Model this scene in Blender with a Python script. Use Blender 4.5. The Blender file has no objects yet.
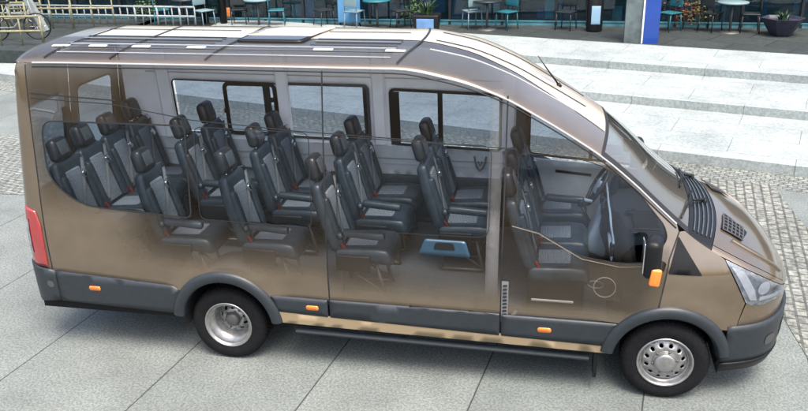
import bpy, bmesh, math, random
from mathutils import Vector, Matrix, geometry
import numpy as np
random.seed(7)
C = bpy.context.scene
COL = C.collection
# ------------------------------------------------------------ camera
cam_d = bpy.data.cameras.new('camera'); cam = bpy.data.objects.new('camera', cam_d); COL.objects.link(cam)
cx, cy, cz, yaw, pit, rol, foc = -0.93709, -6.88646, 3.99864, -0.19751, 0.37927, -0.02166, 0.81295
fw = Vector((math.sin(yaw)*math.cos(pit), math.cos(yaw)*math.cos(pit), -math.sin(pit)))
rt = fw.cross(Vector((0, 0, 1))).normalized(); up = rt.cross(fw)
c_, s_ = math.cos(rol), math.sin(rol)
r2, u2 = c_*rt+s_*up, -s_*rt+c_*up
M = Matrix((r2, u2, -fw)).transposed().to_4x4(); M.translation = (cx, cy, cz)
cam.matrix_world = M
cam_d.sensor_width = 36; cam_d.lens = foc*1000/808*36; cam_d.clip_start = .1; cam_d.clip_end = 600
C.camera = cam
# ------------------------------------------------------------ world, sun, exposure
SUN_EL, SUN_AZ = 66, 150          # azimuth measured from +Y (behind the bus) towards +X
w = bpy.data.worlds.new('World'); C.world = w; w.use_nodes = True
nt = w.node_tree; bg = nt.nodes['Background']
sky = nt.nodes.new('ShaderNodeTexSky'); sky.sky_type = 'NISHITA'; sky.sun_disc = False
sky.sun_elevation = math.radians(SUN_EL); sky.sun_rotation = math.radians(SUN_AZ)
sky.air_density = 1.0; sky.dust_density = 6.0; sky.ozone_density = 1.0
nt.links.new(sky.outputs[0], bg.inputs[0]); bg.inputs[1].default_value = .15
sd = bpy.data.lights.new('sun', 'SUN'); so = bpy.data.objects.new('sun', sd); COL.objects.link(so)
sd.energy = 1.5; sd.angle = math.radians(26); sd.color = (1, .95, .87)
el, az = math.radians(SUN_EL), math.radians(SUN_AZ)
sdir = Vector((math.sin(az)*math.cos(el), math.cos(az)*math.cos(el), math.sin(el)))
so.rotation_euler = sdir.to_track_quat('Z', 'Y').to_euler(); so.location = (0, 10, 20)
C.view_settings.view_transform = 'Standard'; C.view_settings.look = 'None'
C.view_settings.exposure = 1.45; C.view_settings.gamma = 1; C.view_settings.use_curve_mapping = False
C.render.engine = 'CYCLES'
C.cycles.transparent_max_bounces = 24; C.cycles.max_bounces = 8

# ------------------------------------------------------------ materials
def newmat(name):
    m = bpy.data.materials.new(name); m.use_nodes = True
    return m, m.node_tree.nodes, m.node_tree.links
def P(name, col, rough=.5, metal=0, coat=0, noise=0, nscale=20, bump=0, bscale=200, spec=.4, emit=None, estr=0):
    m, N, L = newmat(name); b = N['Principled BSDF']
    b.inputs['Base Color'].default_value = (*col, 1); b.inputs['Roughness'].default_value = rough
    b.inputs['Metallic'].default_value = metal; b.inputs['Coat Weight'].default_value = coat
    b.inputs['Coat Roughness'].default_value = .06
    if coat > .85: b.inputs['Coat IOR'].default_value = 1.9
    b.inputs['Specular IOR Level'].default_value = spec
    if emit: b.inputs['Emission Color'].default_value = (*emit, 1); b.inputs['Emission Strength'].default_value = estr
    tc = N.new('ShaderNodeTexCoord')
    if noise:
        n = N.new('ShaderNodeTexNoise'); n.inputs['Scale'].default_value = nscale; n.inputs['Detail'].default_value = 6
        L.new(tc.outputs['Object'], n.inputs['Vector'])
        mx = N.new('ShaderNodeMix'); mx.data_type = 'RGBA'; mr = N.new('ShaderNodeMapRange')
        mr.inputs[1].default_value = .3; mr.inputs[2].default_value = .7
        L.new(n.outputs[0], mr.inputs[0]); L.new(mr.outputs[0], mx.inputs[0])
        mx.inputs[6].default_value = (*[c*(1-noise) for c in col], 1); mx.inputs[7].default_value = (*[min(1, c*(1+noise)) for c in col], 1)
        L.new(mx.outputs[2], b.inputs['Base Color'])
    if bump:
        n2 = N.new('ShaderNodeTexNoise'); n2.inputs['Scale'].default_value = bscale; n2.inputs['Detail'].default_value = 4
        L.new(tc.outputs['Object'], n2.inputs['Vector'])
        bp = N.new('ShaderNodeBump'); bp.inputs['Strength'].default_value = bump; bp.inputs['Distance'].default_value = .01
        L.new(n2.outputs[0], bp.inputs['Height']); L.new(bp.outputs[0], b.inputs['Normal'])
    return m
def ghostify(m):
    """the bus is shown as an x-ray: its near panels fade to clear; the 'ghost' vertex attribute says how solid the skin is"""
    N, L = m.node_tree.nodes, m.node_tree.links; b = N['Principled BSDF']; out = N['Material Output']
    t = N.new('ShaderNodeBsdfTransparent'); mix = N.new('ShaderNodeMixShader'); at = N.new('ShaderNodeAttribute'); at.attribute_name = 'ghost'
    L.new(at.outputs['Fac'], mix.inputs[0]); L.new(t.outputs[0], mix.inputs[1]); L.new(b.outputs[0], mix.inputs[2]); L.new(mix.outputs[0], out.inputs[0])
    return m
def glassmat(name, tint, refl=.08, film=(.1, .12, .14), filmw=.0):
    m, N, L = newmat(name); N.remove(N['Principled BSDF']); out = N['Material Output']
    t = N.new('ShaderNodeBsdfTransparent'); t.inputs[0].default_value = (*tint, 1)
    g = N.new('ShaderNodeBsdfGlossy'); g.inputs['Roughness'].default_value = .03
    fr = N.new('ShaderNodeFresnel'); fr.inputs[0].default_value = 1.45
    ml = N.new('ShaderNodeMath'); ml.operation = 'MULTIPLY'; ml.inputs[1].default_value = refl; ml.use_clamp = True; L.new(fr.outputs[0], ml.inputs[0])
    d = N.new('ShaderNodeBsdfDiffuse'); d.inputs[0].default_value = (*film, 1)
    m0 = N.new('ShaderNodeMixShader'); m0.inputs[0].default_value = filmw; L.new(t.outputs[0], m0.inputs[1]); L.new(d.outputs[0], m0.inputs[2])
    m1 = N.new('ShaderNodeMixShader'); L.new(ml.outputs[0], m1.inputs[0]); L.new(m0.outputs[0], m1.inputs[1]); L.new(g.outputs[0], m1.inputs[2])
    L.new(m1.outputs[0], out.inputs[0]); return m
def ribbed(name, col, scale=60, axis='Z', rough=.7, bump=.6):
    m = P(name, col, rough, noise=.15, nscale=60); N, L = m.node_tree.nodes, m.node_tree.links
    tc = N.new('ShaderNodeTexCoord'); wv = N.new('ShaderNodeTexWave'); wv.bands_direction = axis; wv.inputs['Scale'].default_value = scale
    L.new(tc.outputs['Object'], wv.inputs['Vector'])
    bp = N.new('ShaderNodeBump'); bp.inputs['Strength'].default_value = bump; bp.inputs['Distance'].default_value = .008
    L.new(wv.outputs['Fac'], bp.inputs['Height']); L.new(bp.outputs[0], N['Principled BSDF'].inputs['Normal'])
    return m
PAINT = (.142, .104, .064)
MT = dict(
 paint=P('bronze_paint', PAINT, .32, .55, .9, noise=.08, nscale=6),
 ghost=ghostify(P('ghosted_bronze_paint', PAINT, .32, .5, .9, noise=.08, nscale=6)),
 clad=P('grey_plastic_cladding', (.020, .025, .030), .40, noise=.12, nscale=30, bump=.08, bscale=400),
 black=P('black_plastic', (.005, .0055, .0065), .45, spec=.3),
 rubber=P('tyre_rubber', (.006, .0065, .0075), .85, spec=.2, noise=.4, nscale=40, bump=.3, bscale=120),
 steel=P('wheel_steel', (.30, .30, .295), .32, .75, noise=.18, nscale=25),
 steeld=P('dark_steel', (.10, .10, .10), .5, .5),
 hole=P('dark_hole', (.004, .004, .004), .9),
 glass=glassmat('side_glass', (.88, .94, .97), .9),
 farglass=glassmat('tinted_far_glass', (.34, .41, .50), .5, (.16, .19, .24), .10),
 wsglass=glassmat('windscreen_glass', (.80, .82, .82), 1.8, (.36, .33, .29), .22),  # the diffuse film paints grey-brown reflections into the windscreen
 lining=P('light_grey_lining', (.86, .88, .92), .5, noise=.06, nscale=5),
 trim=P('grey_wall_trim', (.50, .53, .56), .55, noise=.1, nscale=8),
 darktrim=P('dark_wall_trim', (.045, .058, .07), .7, noise=.2, nscale=20),
 floor=P('floor_vinyl', (.055, .07, .085), .5, noise=.25, nscale=40),
 leather=P('blue_black_leather', (.018, .027, .036), .30, noise=.3, nscale=18, bump=.15, bscale=90),
 leatherb=P('headrest_leather', (.012, .015, .019), .32, noise=.25, nscale=18, bump=.15, bscale=90),
 insert=ribbed('ribbed_grey_cloth', (.13, .158, .19), 22, 'Z', .75),
 inserth=ribbed('ribbed_grey_cloth_cushion', (.13, .158, .19), 22, 'X', .75),
 belt=P('belt_webbing', (.05, .06, .07), .6, noise=.3, nscale=90),
 red=P('red_buckle', (.09, .008, .008), .4),
 chrome=P('chrome', (.75, .76, .78), .15, 1),
 orange=P('orange_lens', (.85, .20, .03), .25, coat=.6),
 redlens=P('red_lens', (.26, .012, .014), .2, coat=1),
 lens=P('clear_lens', (.90, .92, .95), .25, .1, coat=1, noise=.25, nscale=14),
 cream=P('cream_sky_sheen_and_lid', (.52, .47, .38), .3, .15, .9, noise=.06, nscale=5),  # pale sky reflection painted as colour on the roof; hatch lid shares it
 ringm=P('dull_ring', (.13, .115, .095), .6),
 sill=P('tan_sill_paint', (.26, .20, .125), .6, 0, 0, spec=.2),
 lensc=glassmat('headlight_cover', (.95, .97, 1.0), 2.0, (.6, .62, .66), .03),
 lensd=P('headlight_housing', (.30, .32, .35), .25, .4, noise=.5, nscale=18),
 white=P('white_plastic', (.75, .76, .75), .45),
 dash=P('dash_plastic', (.012, .015, .019), .5, noise=.2, nscale=30, bump=.1, bscale=300),
 dashl=P('dash_light_plastic', (.22, .28, .35), .4, noise=.1, nscale=10),
 bluep=P('blue_plastic', (.016, .045, .075), .35, coat=.3, noise=.1, nscale=12),
 seam=P('seam_rubber', (.012, .012, .013), .6),
 line=P('pale_edge_trim', (.36, .37, .38), .35, .2),
 mesh=ribbed('vent_mesh', (.03, .03, .032), 60, 'X', .5, 1),
)
# ------------------------------------------------------------ object helpers
def link(name, me, mat=None, parent=None, smooth=True):
    o = bpy.data.objects.new(name, me); COL.objects.link(o)
    if mat: me.materials.append(mat)
    if smooth: me.polygons.foreach_set('use_smooth', [True]*len(me.polygons))
    if parent: o.parent = parent
    return o
def from_vf(name, V, F, mat=None, parent=None, smooth=True):
    me = bpy.data.meshes.new(name); me.from_pydata([tuple(v) for v in V], [], F); me.update()
    return link(name, me, mat, parent, smooth)
def autosmooth(o, ang=35):
    me = o.data; bm = bmesh.new(); bm.from_mesh(me)
    for e in bm.edges:
        if len(e.link_faces) == 2 and e.calc_face_angle(0) > math.radians(ang): e.smooth = False
    bm.to_mesh(me); bm.free(); return o
def tag(o, label=None, cat=None, group=None, kind=None):
    if label: o['label'] = label
    if cat: o['category'] = cat
    if group: o['group'] = group
    if kind: o['kind'] = kind
    return o
def empty(name, loc, rz=0):
    o = bpy.data.objects.new(name, None); COL.objects.link(o); o.location = loc; o.rotation_euler[2] = rz; o.empty_display_size = .2
    return o
def copy_tree(o, parent=None):
    c = o.copy(); COL.objects.link(c); c.parent = parent
    for ch in list(o.children): copy_tree(ch, c)
    return c
class MB:
    def __init__(s): s.V = []; s.F = []
    def add(s, V, F):
        n = len(s.V); s.V += [tuple(v) for v in V]; s.F += [tuple(i+n for i in f) for f in F]; return s
    def box(s, x0, x1, y0, y1, z0, z1, rot=0, piv=None):
        V = [Vector((x, y, z)) for x in (x0, x1) for y in (y0, y1) for z in (z0, z1)]
        if rot:
            p = Vector(piv) if piv else Vector(((x0+x1)/2, (y0+y1)/2, 0)); R = Matrix.Rotation(rot, 3, 'Z'); V = [R@(v-p)+p for v in V]
        return s.add(V, [(0, 1, 3, 2), (4, 6, 7, 5), (0, 4, 5, 1), (2, 3, 7, 6), (0, 2, 6, 4), (1, 5, 7, 3)])
    def rbox(s, sx, sy, sz, r, mat=None, n=4, fn=None):
        """box with rounded corners, centred on 0, placed by mat; fn deforms local points"""
        vid = {}; V = []; F = []
        def vert(p):
            k = tuple(round(a, 5) for a in p)
            if k not in vid: vid[k] = len(V); V.append(Vector(p))
            return vid[k]
        h = (sx/2, sy/2, sz/2)
        r_ = min(r, *h)
        def ax(hh):
            core = hh-r_; o = [-(core+r_*math.cos(math.radians(90*i/n)))for i in range(n)] + [-core]
            mid = max(1, int(core*2/.08)); o += [-core+2*core*i/mid for i in range(1, mid)] if core > 1e-4 else []
            o += [core] if core > 1e-4 else []
            o += [core+r_*math.sin(math.radians(90*(i+1)/n)) for i in range(n)]
            return o
        A = [ax(a) for a in h]
        for d in range(3):
            e, f = (d+1) % 3, (d+2) % 3
            for sg in (-1, 1):
                for i in range(len(A[e])-1):
                    for j in range(len(A[f])-1):
                        q = []
                        for a, b in ((i, j), (i+1, j), (i+1, j+1), (i, j+1)):
                            p = [0]*3; p[d] = sg*h[d]; p[e] = A[e][a]; p[f] = A[f][b]
                            cl = [max(-(h[k]-r_), min(h[k]-r_, p[k])) for k in range(3)]
                            dv = Vector([p[k]-cl[k] for k in range(3)])
                            pp = Vector(cl)+(dv.normalized()*r_ if dv.length > 1e-9 else dv)
                            q.append(vert(pp))
                        if sg < 0: q = q[::-1]
                        if len(set(q)) > 2:
                            q2 = []
                            [q2.append(a) for a in q if a not in q2]
                            F.append(tuple(q2))
        if fn: V = [fn(v.copy()) for v in V]
        if mat: V = [mat@v for v in V]
        return s.add(V, F)
    def tube(s, pts, r, n=8, closed=False, cap=True):
        pts = [Vector(p) for p in pts]; m = len(pts); V = []; F = []
        for i, p in enumerate(pts):
            if closed: t = pts[(i+1) % m]-pts[i-1]
            else: t = pts[min(i+1, m-1)]-pts[max(i-1, 0)]
            t.normalize(); a = t.cross(Vector((0, 0, 1)))
            if a.length < .05: a = t.cross(Vector((1, 0, 0)))
            a.normalize(); b = t.cross(a); rr = r[i] if isinstance(r, (list, tuple)) else r
            V += [p+rr*(math.cos(2*math.pi*k/n)*a+math.sin(2*math.pi*k/n)*b) for k in range(n)]
        for i in range(m if closed else m-1):
            j = (i+1) % m
            F += [(i*n+k, i*n+(k+1) % n, j*n+(k+1) % n, j*n+k) for k in range(n)]
        if cap and not closed: F += [tuple(range(n))[::-1], tuple((m-1)*n+k for k in range(n))]
        return s.add(V, F)
    def lathe(s, prof, axis='Y', cen=(0, 0, 0), n=48, closed=False):
        """prof: (radius, height along axis)"""
        V = []; F = []; m = len(prof); c = Vector(cen)
        for k in range(n):
            a = 2*math.pi*k/n; ca, sa = math.cos(a), math.sin(a)
            for r, h in prof:
                V.append(c+(Vector((r*ca, h, r*sa)) if axis == 'Y' else Vector((r*ca, r*sa, h))))
        for k in range(n):
            q = (k+1) % n
            for i in range(m if closed else m-1):
                j = (i+1) % m
                f = (k*m+i, k*m+j, q*m+j, q*m+i); F.append(f)
        return s.add(V, F)
    def grid(s, rows):
        m, n = len(rows), len(rows[0])
        return s.add([p for r in rows for p in r], [(i*n+j, (i+1)*n+j, (i+1)*n+j+1, i*n+j+1) for i in range(m-1) for j in range(n-1)])
    def build(s, name, mat=None, parent=None, smooth=True, ang=None):
        o = from_vf(name, s.V, s.F, mat, parent, smooth)
        if ang: autosmooth(o, ang)
        return o
def rpoly(pts, r, n=5):
    out = []; m = len(pts)
    for i in range(m):
        p = Vector(pts[i]); a = Vector(pts[i-1])-p; b = Vector(pts[(i+1) % m])-p
        rr = r[i] if isinstance(r, (list, tuple)) else r
        if rr <= 0: out.append(tuple(p)); continue
        d = min(rr, a.length*.45, b.length*.45); A = p+a.normalized()*d; B = p+b.normalized()*d
        for k in range(n+1):
            t = k/n; q = (1-t)**2*A+2*t*(1-t)*p+t*t*B; out.append(tuple(q))
    return out
def arc(cx, cy, r, a0, a1, n=18):
    return [(cx+r*math.cos(math.radians(a0+(a1-a0)*i/n)), cy+r*math.sin(math.radians(a0+(a1-a0)*i/n))) for i in range(n+1)]
def resample(poly, step):
    out = []
    for i in range(len(poly)):
        a = Vector(poly[i]); b = Vector(poly[(i+1) % len(poly)]); k = max(1, int((b-a).length/step))
        out += [tuple(a+(b-a)*j/k) for j in range(k)]
    return out
def inside(p, poly):
    x, y = p; c = False; n = len(poly)
    for i in range(n):
        x1, y1 = poly[i]; x2, y2 = poly[i-1]
        if (y1 > y) != (y2 > y) and x < (x2-x1)*(y-y1)/(y2-y1)+x1: c = not c
    return c
def patch(name, outer, holes, fmap, mat, parent, step=.06, thick=0, ghost=None, off=0):
    loops = [resample(outer, step)]+[resample(h, step) for h in holes]
    pts = []; edges = []
    for lp in loops:
        n = len(pts); pts += lp; edges += [(n+i, n+(i+1) % len(lp)) for i in range(len(lp))]
    xs = [p[0] for p in outer]; ys = [p[1] for p in outer]
    nx = int((max(xs)-min(xs))/step)+1; ny = int((max(ys)-min(ys))/step)+1
    bnd = np.array(pts)
    for i in range(1, nx):
        for j in range(1, ny):
            p = (min(xs)+i*step+(j % 2)*step*.3, min(ys)+j*step)
            if inside(p, loops[0]) and not any(inside(p, h) for h in loops[1:]) and ((bnd-p)**2).sum(1).min() > (step*.45)**2: pts.append(p)
    r = geometry.delaunay_2d_cdt([Vector(p) for p in pts], edges, [], 0, 1e-5)
    v2, f2 = r[0], r[2]; F = []
    for f in f2:
        c = sum((v2[i] for i in f), Vector((0, 0)))/len(f)
        if inside(c, loops[0]) and not any(inside(c, h) for h in loops[1:]): F.append(tuple(f))
    V = [fmap(p[0], p[1], off) for p in v2]
    o = from_vf(name, V, F, mat, parent)
    if ghost:
        at = o.data.attributes.new('ghost', 'FLOAT', 'POINT')
        at.data.foreach_set('value', [ghost(p[0], p[1]) for p in v2])
    if thick:
        md = o.modifiers.new('thickness', 'SOLIDIFY'); md.thickness = thick; md.offset = -1
    return o
# ------------------------------------------------------------ bus surface
def interp(tab, x):
    if x <= tab[0][0]: return tab[0][1]
    for (a, fa), (b, fb) in zip(tab, tab[1:]):
        if x <= b: return fa+(fb-fa)*(x-a)/(b-a)
    return tab[-1][1]
class Spl:
    """monotone cubic through table"""
    def __init__(s, tab):
        s.x = [t[0] for t in tab]; s.y = [t[1] for t in tab]; n = len(tab)
        d = [(s.y[i+1]-s.y[i])/(s.x[i+1]-s.x[i]) for i in range(n-1)]
        m = [d[0]]+[0 if d[i-1]*d[i] <= 0 else 2*d[i-1]*d[i]/(d[i-1]+d[i]) for i in range(1, n-1)]+[d[-1]]
        s.m = m
    def __call__(s, x):
        x = max(s.x[0], min(s.x[-1], x)); i = 0
        while i < len(s.x)-2 and x > s.x[i+1]: i += 1
        h = s.x[i+1]-s.x[i]; t = (x-s.x[i])/h
        return (2*t**3-3*t*t+1)*s.y[i]+(t**3-2*t*t+t)*h*s.m[i]+(-2*t**3+3*t*t)*s.y[i+1]+(t**3-t*t)*h*s.m[i+1]
front = [(-.3, 1.0), (0, .985), (.3, .95), (.5, .905), (.65, .85), (.78, .765), (.88, .64), (.95, .47), (.99, .25), (1.0, 0)]
rear = [(-5.35, 1.0), (-5.5, .985), (-5.58, .94), (-5.625, .86), (-5.65, .5), (-5.66, 0)]
tx, ty = [], []
S = -.3
for i, p in enumerate(front):
    if i: S += math.hypot(p[0]-front[i-1][0], p[1]-front[i-1][1])
    tx.append((S, p[0])); ty.append((S, p[1]))
S_END = S
S = -5.35; rx, ry = [], []
for i, p in enumerate(rear):
    if i: S -= math.hypot(p[0]-rear[i-1][0], p[1]-rear[i-1][1])
    rx.append((S, p[0])); ry.append((S, p[1]))
S_REAR = S
PX = Spl(rx[::-1]+[(-3, -3), (-1.5, -1.5)]+tx); PY = Spl(ry[::-1]+[(-3, 1.0), (-1.5, 1.0)]+ty)
PROF = Spl([(.2, .90), (.35, .965), (.5, .985), (.75, .995), (1.1, 1.0), (1.35, .985), (1.7, .95), (2.1, .91), (2.4, .875), (2.6, .845), (2.7, .815)])
ET = Spl([(S_REAR, 2.64), (-5.65, 2.63), (-5.5, 2.65), (-5.0, 2.66), (-2.2, 2.665), (-1.77, 2.60), (-1.39, 2.47), (-1.08, 2.30), (-.8, 2.13), (-.57, 1.98), (-.22, 1.70), (.1, 1.43), (.2, 1.36), (.32, 1.29), (.506, 1.20), (.667, 1.12), (.825, 1.03), (1.0, .95), (1.2, .91), (S_END, .90)])
TT = Spl([(S_REAR, 2.645), (-5.9, 2.67), (-5.66, 2.72), (-5.5, 2.745), (-5.0, 2.755), (-2.2, 2.755), (-1.77, 2.69), (-1.39, 2.55), (-1.08, 2.38), (-.8, 2.21), (-.57, 2.06), (-.22, 1.77), (.1, 1.50), (.2, 1.44), (.32, 1.39), (.506, 1.29), (.667, 1.20), (.825, 1.11), (1.0, 1.0), (1.2, .93), (S_END, .90)])
BOW = Spl([(S_REAR, 0), (-2.2, 0), (-1.77, .01), (-1.39, .02), (-1.08, .03), (-.57, .06), (-.22, .06), (.1, .08), (.27, .12), (.4, .145), (.55, .14), (.825, .09), (1.0, .06), (1.2, .03), (S_END, 0)])
def sstep(a, b, x):
    t = max(0, min(1, (x-a)/(b-a))); return t*t*(3-2*t)
def bulge(s, z):
    b = 0
    for x0, z0 in ((0, .36), (-3.72, .40)):
        r = math.hypot(s-x0, z-z0)
        if z > z0: b += .028*math.exp(-((r-.50)/.10)**2)
    b -= .010*math.exp(-((z-1.14)/.07)**2)*(1 if -5.1 < s < -.2 else 0)
    b += .006*math.exp(-((z-.88)/.05)**2)*(1 if -5.3 < s < -.2 else 0)
    return b
def sp0(s, z, bf=1.0):
    h = .004; px, py = PX(s), PY(s)
    s0, s1 = max(S_REAR, s-h), min(S_END, s+h)
    tx_, ty_ = PX(s1)-PX(s0), PY(s1)-PY(s0); l = math.hypot(tx_, ty_) or 1
    nx, ny = -ty_/l, tx_/l            # outward in (x, +y) half-plane
    k = -(1-PROF(z))*1.0+(bulge(s, z)*bf if bf else 0)-.16*sstep(-1.9, -.55, s)*sstep(1.15, 1.95, z)-.06*sstep(-.5, .15, s)*sstep(1.0, 1.4, z)*(1-sstep(.4, .7, s))
    return px+nx*k, max(0, py+ny*k), nx, ny
def side(sg, bf=1.0):
    def f(s, z, off=0):
        x, y, nx, ny = sp0(s, z, bf)
        return Vector((x+nx*off, sg*(y+ny*off), z))
    return f
near, far = side(-1), side(1)
def top(s, u, off=0):
    E, T = ET(s), TT(s); xe, ye, _, _ = sp0(s, E)
    g = (max(0, 1-abs(u)**2.6))**.62
    return Vector((xe+BOW(s)*(1-u*u), ye*u, E+(T-E)*g+off))
def topn(s, u, off):
    p = top(s, u); a = top(s+.01, u)-top(s-.01, u); b = top(s, min(.999, u+.01))-top(s, max(-.999, u-.01)); n = a.cross(b)
    n.normalize()
    if n.z < 0: n = -n
    return p+n*off
def toploft(name, s0, s1, mat, parent, u0=-1, u1=1, ds=.08, off=0, thick=0, ghost=None):
    n = max(2, int(abs(s1-s0)/ds)); U = []
    for i in range(41):
        t = -1+2*i/40; U.append(u0+(u1-u0)*(math.sin(t*math.pi/2)*.5+.5))
    rows = [[topn(s0+(s1-s0)*i/n, u, off) if off else top(s0+(s1-s0)*i/n, u) for u in U] for i in range(n+1)]
    o = MB().grid(rows).build(name, mat, parent)
    if ghost:
        at = o.data.attributes.new('ghost', 'FLOAT', 'POINT'); vals = [ghost(s0+(s1-s0)*i/n, u) for i in range(n+1) for u in U]
        at.data.foreach_set('value', vals)
    if thick: md = o.modifiers.new('thickness', 'SOLIDIFY'); md.thickness = thick; md.offset = 0
    return o
def ribbon_mb(mb, pts, fmap, wd, off=.004, closed=False, step=.04, th=.004):
    """raised strip along a polyline in surface coordinates"""
    P2 = [Vector(p) for p in pts]
    if closed: P2.append(P2[0])
    Q = []
    for a, b in zip(P2, P2[1:]):
        k = max(1, int((b-a).length/step)); Q += [a+(b-a)*j/k for j in range(k)]
    Q.append(P2[-1]); rows = []
    for i, q in enumerate(Q):
        t = Q[min(i+1, len(Q)-1)]-Q[max(i-1, 0)]
        if closed and i in (0, len(Q)-1): t = Q[1]-Q[-2]
        n = Vector((-t[1], t[0])); n.normalize(); a = q+n*wd/2; b = q-n*wd/2
        rows.append([fmap(a[0], a[1], off-th), fmap(a[0], a[1], off), fmap(b[0], b[1], off), fmap(b[0], b[1], off-th)])
    mb.grid(rows); return mb
def ribbon(name, pts, fmap, wd, mat, parent, off=.004, closed=False, step=.04):
    return ribbon_mb(MB(), pts, fmap, wd, off, closed, step).build(name, mat, parent, smooth=False)

# ============================================================ THE MINIBUS
van = empty('minibus', (0, 0, 0))
tag(van, 'long high roof bronze minibus with ghosted see-through side showing rows of dark seats', 'minibus')
WF, WR = (-.01, .36), (-3.72, .40)       # wheel arch centres
RA = .47
def sstep(a, b, x):
    t = max(0, min(1, (x-a)/(b-a))); return t*t*(3-2*t)
def mixf(tab, x): return interp(tab, x)
def g_slide(s, z):
    return mixf([(.72, 1), (.79, .93), (.87, .58), (.97, .30), (1.15, .13), (1.34, .09), (1.5, .06), (1.9, .05), (2.2, .05), (2.55, .06), (2.66, .35)], z)
def g_rear(s, z):
    lo = mixf([(.72, 1), (.88, .93), (.98, .62), (1.10, .27), (1.3, .11), (1.5, .06), (1.9, .05), (2.2, .05), (2.6, .06), (2.66, .35)], z)
    hi = mixf([(1.30, .98), (1.5, .6), (1.8, .28), (2.2, .22), (2.66, .45)], z)
    k = 1-sstep(-4.9, -4.1, s); v = lo+(hi-lo)*k
    e = 1-sstep(-5.5, -5.25, s); return v+(max(v, .9)-v)*e
def g_door(s, z):
    v = mixf([(.70, 1), (.76, .85), (.84, .34), (1.1, .17), (1.4, .12), (1.6, .10), (2.1, .10), (2.6, .2)], z)
    f = mixf([(-1.1, 0), (-.75, .35), (-.35, .7), (-.05, 1)], s)
    return max(v, f*(1 if z > 1.3 else .7)) if s > -1.1 else v
def g_solid(s, z): return 1.0
ZB = .70
def topE(s0, s1, n=30, d=0): return [(s0+(s1-s0)*i/n, ET(s0+(s1-s0)*i/n)-d) for i in range(n+1)]
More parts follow.
